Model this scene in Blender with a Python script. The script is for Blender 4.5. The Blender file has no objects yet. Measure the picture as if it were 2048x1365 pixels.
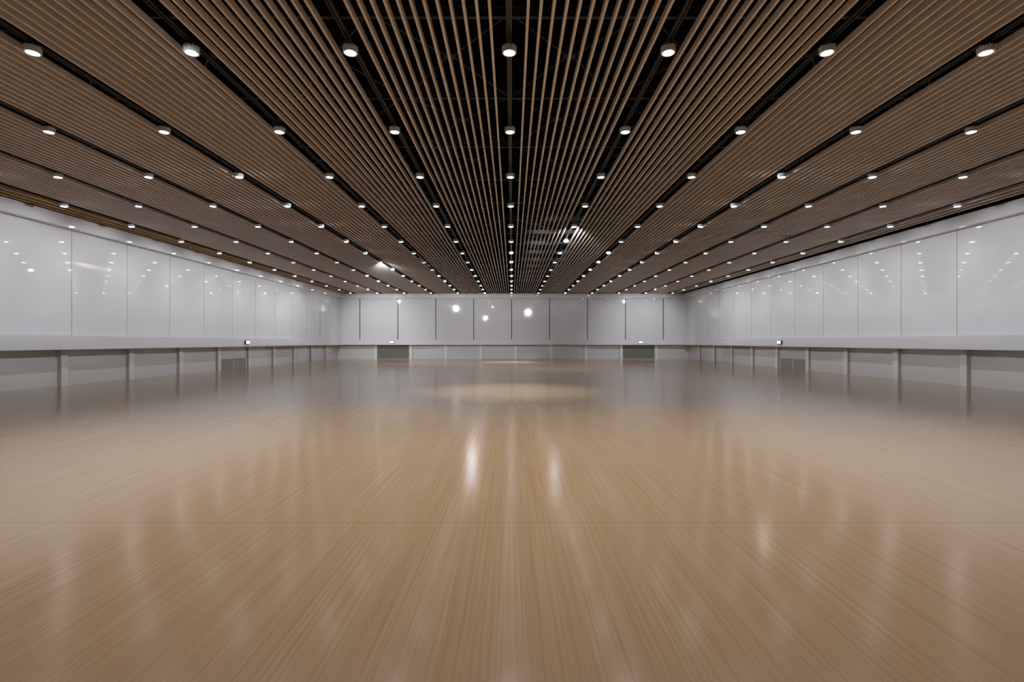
import bpy, bmesh, math, random
from mathutils import Vector

S = bpy.context.scene
C = S.collection
random.seed(4)

# ------------------------------------------------------------------ camera
EYE = 1.375
cam_d = bpy.data.cameras.new('camera')
cam_d.sensor_width = 36.0
cam_d.lens = 18.0
cam_d.shift_y = 2.0 / 2048
cam_d.clip_end = 200
cam = bpy.data.objects.new('camera', cam_d)
C.objects.link(cam)
cam.location = (0, 0, EYE)
cam.rotation_euler = (math.pi / 2, 0, 0)
S.camera = cam

# ------------------------------------------------------------------ light level
w = bpy.data.worlds.new('world'); S.world = w
w.use_nodes = True
w.node_tree.nodes['Background'].inputs[0].default_value = (0, 0, 0, 1)
w.node_tree.nodes['Background'].inputs[1].default_value = 0.0
S.view_settings.view_transform = 'Standard'
S.view_settings.look = 'None'
S.view_settings.gamma = 1.0
S.view_settings.use_curve_mapping = False
S.view_settings.exposure = -0.04
LENS_STRENGTH = 25.0           # radiance of an ordinary downlight lens, seen from the side
BEAM_WATTS = 285.0             # the downward beam of each lamp
BEAM_ANGLE = 116.0
BEAM_BLEND = 0.5
LENS_COLOUR = (0.93, 0.95, 1.0)
BRIGHT = {(-1, 8): 34.0, (1, 7): 14.0, (4, 4): 5.0}   # lamps burning brighter than the rest

RING_LENS = 2.6                # lens glow along the walls boosted to brighten wall and fascia, no downward beam
def beam_level(i, k):          # dimmer setting of each lamp's beam: the hall is lit most in its near half
    if abs(i) >= 5 or k >= 12 or k < -1: return 0.0
    b = {-1: 0.5, 0: 0.8, 1: 0.26, 2: 0.11, 3: 0.1}.get(k, 0.1)
    if abs(i) >= 3: b *= 0.6
    return round(b, 2)

def wash_aim(i, k):            # aimed beams of some lamps, most added to brighten the walls: (x, y) of the tilt, tilt, cone, watts
    sx = 1 if i > 0 else -1
    if abs(i) == 5 and k == 11: return (0, 1, 61, 80, 1250)
    if (i, k) == (-3, 7): return (0, 1, 77, 66, 4600)
    if (i, k) == (1, 4): return (0, 1, 80, 64, 5200)
    if (i, k) == (0, 3): return (0, 0, 0, 66, 1100)
    if (i, k) == (0, 11): return (0, 0, 0, 52, 1500)
    if (i, k) == (-2, -2): return (0, 1, 84, 24, 1000)
    if abs(i) == 5 and 2 <= k < 12: return (sx, 0, 61, 76, 300)  # sideways beam added to brighten the side wall
    if abs(i) == 2 and 2 <= k < 13: return (sx, 0, 75, 44, 850)  # long-throw beam added to even out the side wall
    return None

# ------------------------------------------------------------------ measures (metres)
D = 2.1                        # distance between lamp lines
DZ = 2.557                     # distance between lamps of a line
Y0 = 6.767                     # first lamp in view on the central line
OFF = -0.036
SLAT_Z = 5.27
LENS_Z = 5.195
XFL, XFR, YF = -13.62, 13.77, 41.08        # face of fascia and belt
XUL, XUR, YU = -13.87, 14.02, 41.33        # face of upper panels
XLL, XLR, YL = -14.16, 14.28, 41.62        # face of lower wall
YNEAR = 13.4                               # where the white side walls begin
YBACK = -5.0
BELT0, BELT1 = 1.139, 1.577
FAS0 = 4.897
TOP = 7.4

# ------------------------------------------------------------------ materials
def nt(name):
    m = bpy.data.materials.new(name); m.use_nodes = True
    return m, m.node_tree, m.node_tree.nodes['Principled BSDF']

def plain(name, col, rough=0.5, metal=0.0, ior=1.5, coat=0.0, var=0.04, scale=3.0):
    m, t, b = nt(name)
    n = t.nodes.new('ShaderNodeTexNoise'); n.inputs['Scale'].default_value = scale
    tc = t.nodes.new('ShaderNodeTexCoord')
    t.links.new(tc.outputs['Object'], n.inputs['Vector'])
    r = t.nodes.new('ShaderNodeValToRGB')
    r.color_ramp.elements[0].position = 0.3; r.color_ramp.elements[1].position = 0.7
    r.color_ramp.elements[0].color = tuple(c * (1 - var) for c in col) + (1,)
    r.color_ramp.elements[1].color = tuple(min(1, c * (1 + var)) for c in col) + (1,)
    t.links.new(n.outputs['Fac'], r.inputs['Fac'])
    t.links.new(r.outputs['Color'], b.inputs['Base Color'])
    b.inputs['Roughness'].default_value = rough
    b.inputs['Metallic'].default_value = metal
    b.inputs['IOR'].default_value = ior
    b.inputs['Coat Weight'].default_value = coat
    return m

M = {}
M['panel'] = plain('gloss_white_panel', (0.64, 0.64, 0.65), 0.032, ior=2.0, var=0.012, scale=0.6)
M['belt'] = plain('satin_white_trim', (0.66, 0.66, 0.67), 0.07, ior=1.8, var=0.012, scale=0.6)
M['lower'] = plain('gloss_white_lower_wall', (0.57, 0.568, 0.56), 0.06, ior=1.8, var=0.012, scale=0.6)
M['grey_panel'] = plain('dark_grey_panel', (0.17, 0.167, 0.145), 0.15, var=0.02)
M['joint'] = plain('joint_black', (0.012, 0.012, 0.014), 0.5)
M['joint_side'] = plain('joint_grey', (0.10, 0.10, 0.105), 0.5)
M['black'] = plain('plenum_black', (0.004, 0.004, 0.004), 0.9, ior=1.2)
M['steel'] = plain('black_painted_steel', (0.035, 0.038, 0.04), 0.45)
M['track'] = plain('dark_track_metal', (0.03, 0.033, 0.035), 0.4)
M['housing'] = plain('grey_cast_aluminium', (0.86, 0.93, 0.97), 0.4)
M['dark_wood'] = plain('brown_wall', (0.34, 0.25, 0.17), 0.6, var=0.15)
M['pilaster'] = plain('satin_white_pilaster', (0.66, 0.655, 0.65), 0.25, ior=1.5, var=0.012)
M['grille'] = plain('olive_grey_grille', (0.30, 0.295, 0.26), 0.4)
M['box_black'] = plain('black_plastic', (0.008, 0.008, 0.009), 0.4)

def emissive(name, col, s):
    m, t, b = nt(name)
    n = t.nodes.new('ShaderNodeTexNoise'); n.inputs['Scale'].default_value = 2.0
    mul = t.nodes.new('ShaderNodeMath'); mul.operation = 'MULTIPLY_ADD'
    mul.inputs[1].default_value = 0.02 * s; mul.inputs[2].default_value = s
    t.links.new(n.outputs['Fac'], mul.inputs[0])
    b.inputs['Base Color'].default_value = (0.8, 0.8, 0.8, 1)
    b.inputs['Emission Color'].default_value = tuple(col) + (1,)
    t.links.new(mul.outputs[0], b.inputs['Emission Strength'])
    m.cycles.emission_sampling = 'FRONT'
    return m
M['lens'] = emissive('lamp_lens', LENS_COLOUR, LENS_STRENGTH)
M['sign_face'] = emissive('lit_white_face', (0.95, 0.96, 1.0), 0.75)

def wood_slat(name='brown_timber_slat', c0=(0.72, 0.62, 0.56), c1=(0.84, 0.75, 0.69)):
    m, t, b = nt(name)
    tc = t.nodes.new('ShaderNodeTexCoord')
    mp = t.nodes.new('ShaderNodeMapping'); mp.inputs['Scale'].default_value = (60, 1.6, 60)
    oi = t.nodes.new('ShaderNodeObjectInfo')
    add = t.nodes.new('ShaderNodeVectorMath'); add.operation = 'ADD'
    sc = t.nodes.new('ShaderNodeVectorMath'); sc.operation = 'SCALE'
    cmb = t.nodes.new('ShaderNodeCombineXYZ')
    t.links.new(oi.outputs['Random'], cmb.inputs[0]); t.links.new(oi.outputs['Random'], cmb.inputs[1])
    t.links.new(cmb.outputs[0], sc.inputs[0]); sc.inputs['Scale'].default_value = 50
    t.links.new(tc.outputs['Object'], add.inputs[0]); t.links.new(sc.outputs[0], add.inputs[1])
    t.links.new(add.outputs[0], mp.inputs['Vector'])
    n = t.nodes.new('ShaderNodeTexNoise'); n.inputs['Scale'].default_value = 1.0; n.inputs['Detail'].default_value = 3
    t.links.new(mp.outputs[0], n.inputs['Vector'])
    r = t.nodes.new('ShaderNodeValToRGB')
    e = r.color_ramp.elements
    e[0].position = 0.3; e[0].color = (*c0, 1)
    e[1].position = 0.7; e[1].color = (*c1, 1)
    t.links.new(n.outputs['Fac'], r.inputs['Fac'])
    t.links.new(r.outputs['Color'], b.inputs['Base Color'])
    b.inputs['Roughness'].default_value = 0.32
    b.inputs['IOR'].default_value = 1.5
    return m
M['slat'] = wood_slat()
M['slat_warm'] = wood_slat('orange_brown_timber_slat', (0.60, 0.42, 0.22), (0.70, 0.50, 0.28))  # same grain in a warmer, more orange colour

def floor_mat():
    m, t, b = nt('fine_striped_timber_floor')
    L = t.links.new
    tc = t.nodes.new('ShaderNodeTexCoord')
    def streak(sx, sy, det, off=0.0):
        mp = t.nodes.new('ShaderNodeMapping')
        mp.inputs['Scale'].default_value = (sx, sy, 1); mp.inputs['Location'].default_value = (off, off, 0)
        L(tc.outputs['Object'], mp.inputs['Vector'])
        n = t.nodes.new('ShaderNodeTexNoise'); n.inputs['Scale'].default_value = 1.0
        n.inputs['Detail'].default_value = det; n.inputs['Roughness'].default_value = 0.6
        L(mp.outputs[0], n.inputs['Vector']); return n.outputs['Fac']
    a = streak(55, 0.5, 4)
    r = t.nodes.new('ShaderNodeValToRGB'); e = r.color_ramp.elements
    e[0].position = 0.30; e[0].color = (0.40, 0.235, 0.13, 1)
    e[1].position = 0.68; e[1].color = (0.49, 0.335, 0.18, 1)
    k = r.color_ramp.elements.new(0.48); k.color = (0.445, 0.29, 0.155, 1)
    L(a, r.inputs['Fac'])
    # thin pale lines
    c = streak(150, 0.3, 2, 7.3)
    r2 = t.nodes.new('ShaderNodeValToRGB'); e2 = r2.color_ramp.elements
    e2[0].position = 0.56; e2[0].color = (0, 0, 0, 1); e2[1].position = 0.72; e2[1].color = (1, 1, 1, 1)
    L(c, r2.inputs['Fac'])
    mx = t.nodes.new('ShaderNodeMix'); mx.data_type = 'RGBA'
    mlt = t.nodes.new('ShaderNodeMath'); mlt.operation = 'MULTIPLY'; mlt.inputs[1].default_value = 0.4
    L(r2.outputs['Color'], mlt.inputs[0]); L(mlt.outputs[0], mx.inputs[0])
    L(r.outputs['Color'], mx.inputs[6]); mx.inputs[7].default_value = (0.60, 0.43, 0.235, 1)
    # cross joint of the boards
    sp = t.nodes.new('ShaderNodeSeparateXYZ'); L(tc.outputs['Object'], sp.inputs[0])
    s1 = t.nodes.new('ShaderNodeMath'); s1.operation = 'SUBTRACT'; s1.inputs[1].default_value = 3.895
    L(sp.outputs[1], s1.inputs[0])
    s2 = t.nodes.new('ShaderNodeMath'); s2.operation = 'PINGPONG'; s2.inputs[1].default_value = 10.0
    L(s1.outputs[0], s2.inputs[0])
    s3 = t.nodes.new('ShaderNodeMath'); s3.operation = 'LESS_THAN'; s3.inputs[1].default_value = 0.004
    L(s2.outputs[0], s3.inputs[0])
    mj = t.nodes.new('ShaderNodeMix'); mj.data_type = 'RGBA'
    s4 = t.nodes.new('ShaderNodeMath'); s4.operation = 'MULTIPLY'; s4.inputs[1].default_value = 0.6
    L(s3.outputs[0], s4.inputs[0]); L(s4.outputs[0], mj.inputs[0])
    L(mx.outputs[2], mj.inputs[6]); mj.inputs[7].default_value = (0.16, 0.08, 0.04, 1)
    L(mj.outputs[2], b.inputs['Base Color'])
    bp = t.nodes.new('ShaderNodeBump'); bp.inputs['Strength'].default_value = 0.03; bp.inputs['Distance'].default_value = 0.002
    L(a, bp.inputs['Height']); L(bp.outputs[0], b.inputs['Normal'])
    b.inputs['Roughness'].default_value = 0.165
    b.inputs['IOR'].default_value = 1.65
    return m
M['floor'] = floor_mat()

# ------------------------------------------------------------------ mesh helpers
def box(bm, x0, x1, y0, y1, z0, z1):
    v = [bm.verts.new(p) for p in ((x0, y0, z0), (x1, y0, z0), (x1, y1, z0), (x0, y1, z0),
                                   (x0, y0, z1), (x1, y0, z1), (x1, y1, z1), (x0, y1, z1))]
    for f in ((0, 3, 2, 1), (4, 5, 6, 7), (0, 1, 5, 4), (1, 2, 6, 5), (2, 3, 7, 6), (3, 0, 4, 7)):
        bm.faces.new([v[i] for i in f])

def rod(bm, a, b, r, n=6):
    a, b = Vector(a), Vector(b)
    d = (b - a).normalized()
    u = d.orthogonal().normalized(); v = d.cross(u)
    ra, rb = [], []
    for i in range(n):
        t = 2 * math.pi * i / n
        o = (u * math.cos(t) + v * math.sin(t)) * r
        ra.append(bm.verts.new(a + o)); rb.append(bm.verts.new(b + o))
    for i in range(n):
        j = (i + 1) % n
        bm.faces.new((ra[i], ra[j], rb[j], rb[i]))
    bm.faces.new(ra[::-1]); bm.faces.new(rb)

def lathe(bm, prof, n=32):
    rings = []
    for r, z in prof:
        rings.append([bm.verts.new((r * math.cos(2 * math.pi * i / n), r * math.sin(2 * math.pi * i / n), z)) for i in range(n)])
    for a, b in zip(rings, rings[1:]):
        for i in range(n):
            j = (i + 1) % n
            bm.faces.new((a[i], a[j], b[j], b[i]))
    return rings

def finish(name, bm, mat, parent=None, loc=(0, 0, 0), bevel=0.0):
    if bevel:
        bmesh.ops.bevel(bm, geom=list(bm.edges), offset=bevel, segments=2, affect='EDGES', clamp_overlap=True)
    bmesh.ops.recalc_face_normals(bm, faces=bm.faces)
    me = bpy.data.meshes.new(name); bm.to_mesh(me); bm.free()
    me.materials.append(mat)
    o = bpy.data.objects.new(name, me); C.objects.link(o)
    o.location = loc
    if parent: o.parent = parent
    return o

def struct(name, bm, mat, **k):
    o = finish(name, bm, mat, **k); o['kind'] = 'structure'; return o

def thing(name, label, cat, loc, group=None):
    o = bpy.data.objects.new(name, None); C.objects.link(o)
    o.empty_display_size = 0.1
    o.location = loc; o['label'] = label; o['category'] = cat
    if group: o['group'] = group
    return o

def tag(o, label, cat, group=None):
    o['label'] = label; o['category'] = cat
    if group: o['group'] = group
    return o

def one_box(name, dims, mat, parent=None, bevel=0.0):
    bm = bmesh.new(); box(bm, *dims)
    return finish(name, bm, mat, parent=parent, bevel=bevel)

ORD = ['', 'first', 'second', 'third', 'fourth', 'fifth', 'sixth', 'seventh', 'eighth', 'ninth', 'tenth',
       'eleventh', 'twelfth', 'thirteenth', 'fourteenth', 'fifteenth']

# ------------------------------------------------------------------ setting
bm = bmesh.new(); box(bm, -15.2, 15.3, YBACK - 0.3, 42.4, -0.2, 0.0)
struct('floor', bm, M['floor'])
bm = bmesh.new(); box(bm, -15.2, 15.3, YBACK - 0.3, 42.4, TOP, TOP + 0.15)
y = YBACK
while y < 42:                      # ribs of the black roof deck
    box(bm, -15.0, 15.1, y, y + 0.12, TOP - 0.09, TOP + 0.01); y += 0.64
struct('ceiling', bm, M['black'])

def side_wall(side):
    s = -1 if side == 'left' else 1
    xf, xu, xl = (XFL, XUL, XLL) if s < 0 else (XFR, XUR, XLR)
    def X(a, b): return (min(a, b), max(a, b))
    bm = bmesh.new()               # core of the wall: dark backing that shows in the panel joints
    box(bm, *X(xu + s * 0.03, xl + s * 0.5), YNEAR, 42.3, BELT1 - 0.02, FAS0 + 0.02)
    wl = struct('wall_' + side, bm, M['joint_side'])
    low = one_box('lower_wall', (*X(xl, xl + s * 0.5), YNEAR, 42.3, 0.0, BELT0 + 0.01), M['lower'], wl)
    ys = [16.13 + 2.313 * k for k in range(-1, 11)]
    edges = [YNEAR] + [y for y in ys if y > YNEAR + 0.2] + [YU]
    for i, (a, b) in enumerate(zip(edges, edges[1:])):
        g = 0.009
        one_box('wall_panel', (*X(xu, xu + s * 0.04), a + g, b - (g if i < len(edges) - 2 else 0), BELT1 + 0.004, FAS0 - 0.004), M['panel'], wl)
    for k in range(-1, 9):
        y = 15.95 + 2.84 * k
        if y < YNEAR + 0.2: y = YNEAR + 0.02
        one_box('pilaster', (*X(xl - s * 0.115, xl + s * 0.01), y, y + 0.25, 0.001, BELT0), M['pilaster'], wl)
    # black plenum wall above the fascia
    xp = xf + s * 0.25
    one_box('upper_wall', (*X(xp, xp + s * 0.1), YBACK, 42.3, SLAT_Z + 0.01, TOP), M['black'], wl)
    return wl
side_wall('left'); side_wall('right')

bm = bmesh.new(); box(bm, XUL - 0.02, XUR + 0.02, YU + 0.03, YL + 0.5, BELT1 - 0.02, FAS0 + 0.02)
wb = struct('wall_back', bm, M['joint'])
one_box('lower_wall', (XLL, XLR, YL, YL + 0.5, 0.0, BELT0 + 0.01), M['lower'], wb)
xs = [XUL + 0.001] + [-0.03 + 3.063 * k for k in range(-4, 5)] + [XUR - 0.001]
for i, (a, b) in enumerate(zip(xs, xs[1:])):
    g = 0.032
    one_box('wall_panel', (a + (g if i else 0), b - (g if i < len(xs) - 2 else 0), YU, YU + 0.04, BELT1 + 0.004, FAS0 - 0.004), M['panel'], wb)
posts = [0.32 + 2.846 * k for k in range(-4, 5)]
for x in posts:
    one_box('pilaster', (x - 0.125, x + 0.125, YL - 0.115, YL + 0.01, 0.001, BELT0), M['pilaster'], wb)
for a, b in ((posts[0], posts[1]), (posts[7], posts[8])):
    bm = bmesh.new()
    box(bm, a + 0.13, b - 0.13, YL - 0.02, YL + 0.001, 0.03, BELT0)
    o = finish('grey_wall_panel', bm, M['grey_panel'], parent=wb)
    o['label'] = 'dark olive grey infill panel'
one_box('upper_wall', (-14.0, 14.1, YF + 0.25, YF + 0.35, SLAT_Z + 0.01, TOP), M['black'], wb)

# fascia under the ceiling and belt at waist height (run round three sides)
def band(name, x0, x1, y0, y1, z0, z1, mat):
    bm = bmesh.new(); box(bm, x0, x1, y0, y1, z0, z1)
    return struct(name, bm, mat, bevel=0.006)
band('trim_1', XLL - 0.4, XFL, YNEAR, YF, FAS0, SLAT_Z, M['belt'])
band('trim_2', XFR, XLR + 0.4, YNEAR, YF, FAS0, SLAT_Z, M['belt'])
band('trim_3', XLL - 0.4, XLR + 0.4, YF, YL + 0.4, FAS0, SLAT_Z, M['belt'])
band('trim_4', XLL - 0.4, XFL, YNEAR, YF, BELT0, BELT1, M['belt'])
band('trim_5', XFR, XLR + 0.4, YNEAR, YF, BELT0, BELT1, M['belt'])
band('trim_6', XLL - 0.4, XLR + 0.4, YF, YL + 0.4, BELT0, BELT1, M['belt'])

# the near end of the hall, outside the frame: dark timber walls
bm = bmesh.new(); box(bm, -14.7, -14.3, YBACK, YNEAR - 0.001, 0, TOP); struct('wall_left_front', bm, M['dark_wood'])
bm = bmesh.new(); box(bm, 14.4, 14.8, YBACK, YNEAR - 0.001, 0, TOP); struct('wall_right_front', bm, M['dark_wood'])
bm = bmesh.new(); box(bm, -14.7, 14.8, YBACK - 0.3, YBACK, 0, TOP); struct('wall_front', bm, M['lower'])

# ------------------------------------------------------------------ floor-level air grilles on the side walls
def grille(side):
    s = -1 if side == 'left' else 1
    xl = XLL if s < 0 else XLR
    y0 = 24.80; y1 = 27.15; h = 0.53
    g = thing('air_grille', 'olive grey double louvred air grille at floor level on the %s side wall' % side, 'air grille', (xl, (y0 + y1) / 2, 0.0), 'air grilles')
    L = (y1 - y0) / 2
    bm = bmesh.new()
    def bx(a, b, c, d, e, f): box(bm, min(-s * a, -s * b), max(-s * a, -s * b), c, d, e, f)
    bx(-0.005, 0.03, -L, L, 0.0, 0.04); bx(-0.005, 0.03, -L, L, h - 0.04, h)
    for yy in (-L, L - 0.04): bx(-0.005, 0.03, yy, yy + 0.04, 0.04, h - 0.04)
    finish('frame', bm, M['grille'], parent=g)
    bm = bmesh.new(); bx(-0.005, 0.028, -0.03, 0.03, 0.04, h - 0.04)
    finish('mullion', bm, M['lower'], parent=g)
    for c, d in ((-L + 0.04, -0.03), (0.03, L - 0.04)):
        bm = bmesh.new(); bx(-0.005, 0.004, c, d, 0.04, h - 0.04)
        for i in range(8):
            z = 0.055 + i * 0.055
            bx(0.004, 0.022, c, d, z, z + 0.032)
        finish('louvre_panel', bm, M['grille'], parent=g)
grille('left'); grille('right')

# ------------------------------------------------------------------ small lit boxes on the belt
def sign_box(loc, rz, label):
    g = thing('lit_sign_box', label, 'sign box', loc, 'lit boxes on the belt')
    g.rotation_euler = (0, 0, rz)
    # local: faces -Y, x along the wall
    bm = bmesh.new(); box(bm, -0.20, 0.20, -0.075, 0.002, -0.095, 0.095)
    finish('casing', bm, M['box_black'], parent=g, bevel=0.006)
    bm = bmesh.new(); box(bm, -0.178, 0.178, -0.081, -0.074, -0.073, 0.073)
    finish('lit_face', bm, M['sign_face'], parent=g, bevel=0.002)
ZB = 1.357
sign_box((XFL - 0.001, 26.27, ZB), math.pi / 2, 'small black box with a lit white face on the left wall belt')
sign_box((XFR + 0.001, 26.27, ZB), -math.pi / 2, 'small black box with a lit white face on the right wall belt')
sign_box((-9.63, YF + 0.001, ZB), 0, 'small lit white box on the far wall belt, left of centre')
sign_box((10.32, YF + 0.001, ZB), 0, 'small lit white box on the far wall belt, right of centre')

# ------------------------------------------------------------------ timber slats
SW, SH = 0.033, 0.095
bm = bmesh.new(); box(bm, -SW / 2, SW / 2, YBACK + 0.1, YF + 0.2, 0, SH)
slat0 = finish('ceiling_slat', bm, M['slat'], bevel=0.003)
first = True
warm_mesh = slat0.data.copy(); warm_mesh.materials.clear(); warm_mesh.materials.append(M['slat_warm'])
def place_slat(x, label, group, warm=False):
    global first
    if first: o = slat0; first = False
    else:
        o = slat0.copy(); C.objects.link(o)
    o.location = (x, 0, SLAT_Z)
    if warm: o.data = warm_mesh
    tag(o, label, 'ceiling slat', group)

def line_name(i):
    if i == 0: return 'the central lamp line'
    return 'the %s lamp line %s of centre' % (ORD[abs(i)], 'left' if i < 0 else 'right')
for bay in range(-6, 6):           # bay between lamp lines bay and bay+1
    for j in range(12):
        x = (bay + 0.5) * D + OFF + (j - 5.5) * 0.15
        if bay < 0:
            ref = line_name(bay + 1); n = 12 - j; sd = 'left'
        else:
            ref = line_name(bay); n = j + 1; sd = 'right'
        place_slat(x, 'brown timber slat, %s to the %s of %s' % (ORD[n], sd, ref), 'timber ceiling slats')
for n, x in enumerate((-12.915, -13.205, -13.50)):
    place_slat(x, 'orange-brown timber slat of the strip by the left wall, %s from its lamps' % ORD[n + 1], 'timber ceiling slats', True)
for n, x in enumerate((12.80, 13.08, 13.365)):
    place_slat(x, 'timber slat of the wide-spaced strip by the right wall, %s from its lamps' % ORD[n + 1], 'timber ceiling slats')

# ------------------------------------------------------------------ tracks that carry the lamps
TRZ = LENS_Z + 0.135
def make_track(i):
    t = thing('lighting_track', 'long dark twin-rail lighting track above %s' % line_name(i), 'lighting track', (i * D + OFF, 0, TRZ), 'lighting tracks')
    bm = bmesh.new()
    y0, y1 = YBACK + 0.1, YF + 0.2
    box(bm, -0.036, -0.020, y0, y1, 0, 0.035); box(bm, 0.020, 0.036, y0, y1, 0, 0.035)
    box(bm, -0.0195, 0.0195, y0, y1, 0.028, 0.035)
    finish('rail', bm, M['track'], parent=t)
    for k in range(-1, 14):
        bm = bmesh.new(); yb = 7.695 + DZ * k
        rod(bm, (0, yb, 0.035), (0, yb, 6.20 - TRZ), 0.007)
        finish('hanger', bm, M['steel'], parent=t)
for i in range(-6, 7): make_track(i)

# ------------------------------------------------------------------ lamps
def make_lamp():
    t = thing('ceiling_lamp', '', 'ceiling lamp', (0, 0, 0), 'round ceiling lamps')
    bm = bmesh.new()
    # stepped round body
    R = lathe(bm, [(0.0735, 0.0), (0.086, -0.002), (0.086, 0.012), (0.082, 0.016), (0.082, 0.074), (0.055, 0.082), (0.002, 0.082)], 40)
    lathe(bm, [(0.0735, 0.0), (0.0735, 0.008), (0.002, 0.008)], 40)
    finish('housing', bm, M['housing'], parent=t)
    bm = bmesh.new()
    for q in range(18):            # cooling fins round the body
        a = 2 * math.pi * (q + 0.5) / 18
        ca, sa = math.cos(a), math.sin(a)
        h = 0.080 if q % 3 else 0.086
        pts = []
        for r0, w0 in ((0.078, 0.007), (0.097, 0.007)):
            for ww in (-w0, w0):
                for z in (0.004, h):
                    pts.append(bm.verts.new((ca * r0 - sa * ww, sa * r0 + ca * ww, z)))
        A, B, Cc, Dd, E, F, G, H = pts
        for f in ((A, B, Dd, Cc), (E, G, H, F), (A, E, F, B), (Cc, Dd, H, G), (A, Cc, G, E), (B, F, H, Dd)):
            bm.faces.new(f)
    finish('cooling_fins', bm, M['housing'], parent=t)
    bm = bmesh.new()
    vs = [bm.verts.new((0.0725 * math.cos(2 * math.pi * i / 20), 0.0725 * math.sin(2 * math.pi * i / 20), 0.003)) for i in range(20)]
    bm.faces.new(vs[::-1])
    me = bpy.data.meshes.new('lens'); bm.to_mesh(me); bm.free(); me.materials.append(M['lens'])
    ln = bpy.data.objects.new('lens', me); C.objects.link(ln); ln.parent = t
    bm = bmesh.new()
    rod(bm, (0, 0, 0.080), (0, 0, 0.108), 0.016, 12)
    box(bm, -0.045, 0.045, -0.03, 0.03, 0.106, 0.118)
    box(bm, -0.045, -0.037, -0.03, 0.03, 0.118, 0.150); box(bm, 0.037, 0.045, -0.03, 0.03, 0.118, 0.150)
    finish('bracket', bm, M['track'], parent=t)
    ld = bpy.data.lights.new('lamp_beam', 'SPOT')  # some copies are tilted at the walls as added wash
    ld.energy = BEAM_WATTS; ld.color = LENS_COLOUR
    ld.spot_size = math.radians(BEAM_ANGLE); ld.spot_blend = BEAM_BLEND
    ld.shadow_soft_size = 0.07
    lo = bpy.data.objects.new('lamp_beam', ld); C.objects.link(lo); lo.parent = t
    lo.location = (0, 0, -0.01)
    return t

def bright_lens(base, k):
    me = base.data.copy(); me.materials.clear()
    me.materials.append(emissive('lamp_lens_bright', LENS_COLOUR, LENS_STRENGTH * k))
    base.data = me

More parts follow.
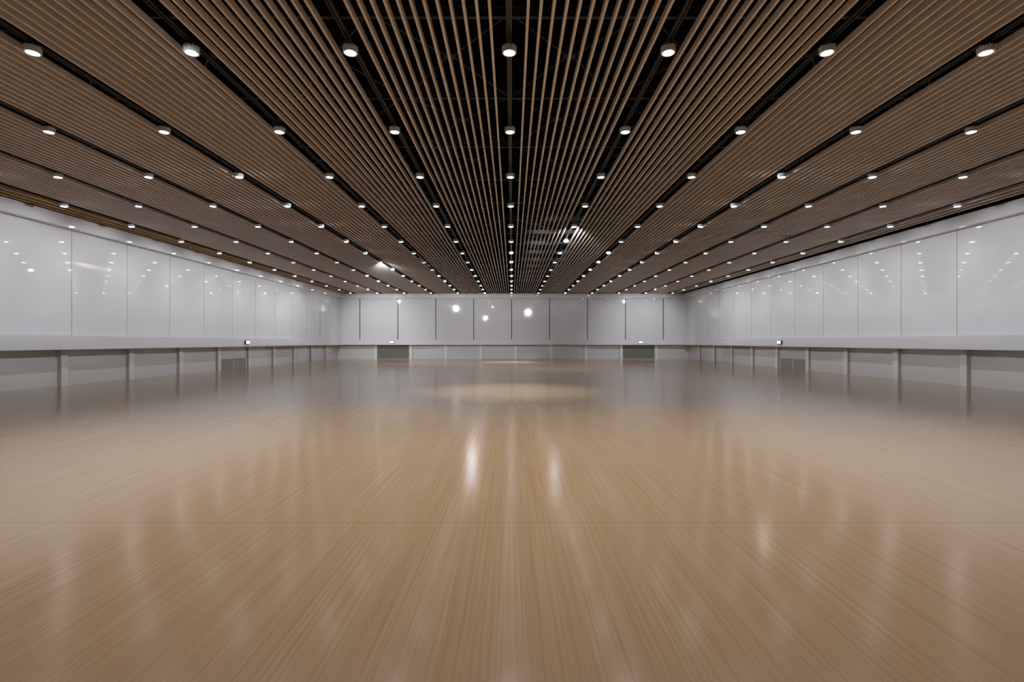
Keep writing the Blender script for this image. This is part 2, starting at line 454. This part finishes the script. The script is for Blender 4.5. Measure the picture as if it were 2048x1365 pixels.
lamp0 = make_lamp()
parts0 = list(lamp0.children)
beams = {}
beam0 = [c for c in parts0 if c.type == 'LIGHT'][0].data
ring_mesh = [c for c in parts0 if c.name.startswith('lens')][0].data.copy()
ring_mesh.materials.clear(); ring_mesh.materials.append(emissive('lamp_lens_boosted', LENS_COLOUR, LENS_STRENGTH * RING_LENS))
used = False
ORDER = [(i, k) for i in range(-6, 7) for k in range(-2, 14)]
ORDER.sort(key=lambda p: 0 if p == (-1, 5) else 1)
def in_view(i, k):
    x, y = i * D + OFF, Y0 + DZ * k
    return y > 0 and abs(x) / y < 1.014 and (LENS_Z - EYE) / y < 0.68
for i, k in ORDER:
    if True:
        x = i * D + OFF; y = Y0 + DZ * k
        seen = in_view(i, k)
        if not used: r = lamp0; kids = parts0; used = True
        else:
            r = lamp0.copy(); C.objects.link(r); kids = []
            for c in parts0:
                d = c.copy(); C.objects.link(d); d.parent = r; kids.append(d)
        r.location = (x, y, LENS_Z)
        if seen:
            n = k - min(q for q in range(-2, 14) if in_view(i, q)) + 1
            r['label'] = 'round grey ceiling lamp, %s from the front in %s' % (ORD[n], line_name(i))
        else:
            r['label'] = 'round ceiling lamp of %s, outside the view' % line_name(i)
        lv = beam_level(i, k)
        for c in kids:
            if c.type == 'LIGHT':
                aim = wash_aim(i, k)
                if aim:
                    if aim[2:] not in beams:
                        q = beam0.copy(); q.energy = aim[4]; q.spot_size = math.radians(aim[3]); q.spot_blend = 0.8
                        beams[aim[2:]] = q
                    c.data = beams[aim[2:]]; tl = math.radians(aim[2])
                    c.rotation_euler = (tl * aim[1], -tl * aim[0], 0)
                elif lv == 0: bpy.data.objects.remove(c)
                else:
                    if lv not in beams:
                        beams[lv] = beam0.copy(); beams[lv].energy = BEAM_WATTS * lv
                    c.data = beams[lv]
                break
        kids = [c for c in r.children]
        if abs(i) == 6 or k == 13:
            for c in kids:
                if c.name.startswith('lens'): c.data = ring_mesh
        if (i, k) in BRIGHT:
            for c in kids:
                if c.name.startswith('lens'): bright_lens(c, BRIGHT[(i, k)])

# ------------------------------------------------------------------ roof beams and their bracing above the slats
BZ = 6.25
for k in range(0, 14):
    y = 7.695 + DZ * k
    t = thing('roof_beam', 'dark steel roof beam above the slats, %s nearest the viewer' % ORD[k + 1], 'roof beam', (0, y, BZ), 'roof beams')
    bm = bmesh.new()
    box(bm, -14.0, 14.1, -0.03, 0.03, 0, 0.012); box(bm, -14.0, 14.1, -0.008, 0.008, 0.012, 0.16); box(bm, -14.0, 14.1, -0.03, 0.03, 0.16, 0.172)
    finish('beam', bm, M['steel'], parent=t)
    if k < 13:
        bm = bmesh.new()           # welded diamond lattice between this beam and the next
        for i in range(-6, 7):
            x = i * D + OFF; h = DZ / 2
            for s in (-1, 1):
                a = (x + s * 0.06, 0.03, 0.05); m = (x + s * (D / 2 - 0.04), h, 0.14); b = (x + s * 0.06, DZ - 0.04, 0.05)
                rod(bm, a, m, 0.018, 5); rod(bm, m, b, 0.018, 5)
            if i < 6:
                xm = x + D / 2
                box(bm, xm - 0.10, xm + 0.10, h - 0.08, h + 0.08, 0.13, 0.15)
                rod(bm, (xm, h, 0.15), (xm, h, TOP - BZ - 0.09), 0.012, 5)
        finish('bracing', bm, M['steel'], parent=t)

# ------------------------------------------------------------------ three small sensors in the slats on the right
for n, px in enumerate((1560.3, 1568.0, 1575.6)):
    bm = bmesh.new()
    rod(bm, (0, 0, -0.03), (0, 0, 0.0), 0.028, 16); rod(bm, (0, 0, 0.0), (0, 0, 0.03), 0.02, 12)
    y = 18.85
    x = (px - 1024) / 1024 * y
    if n == 0: j0 = round((x - (4.5 * D + OFF)) / 0.15 + 5.5)
    j = j0 + n
    x = (4.5) * D + OFF + (j - 5.5) * 0.15
    o = finish('ceiling_sensor', bm, M['box_black'], loc=(x, y, SLAT_Z))
    tag(o, 'small black round ceiling sensor at right, %s of three' % ('leftmost', 'middle', 'rightmost')[n], 'ceiling sensor', 'ceiling sensors')
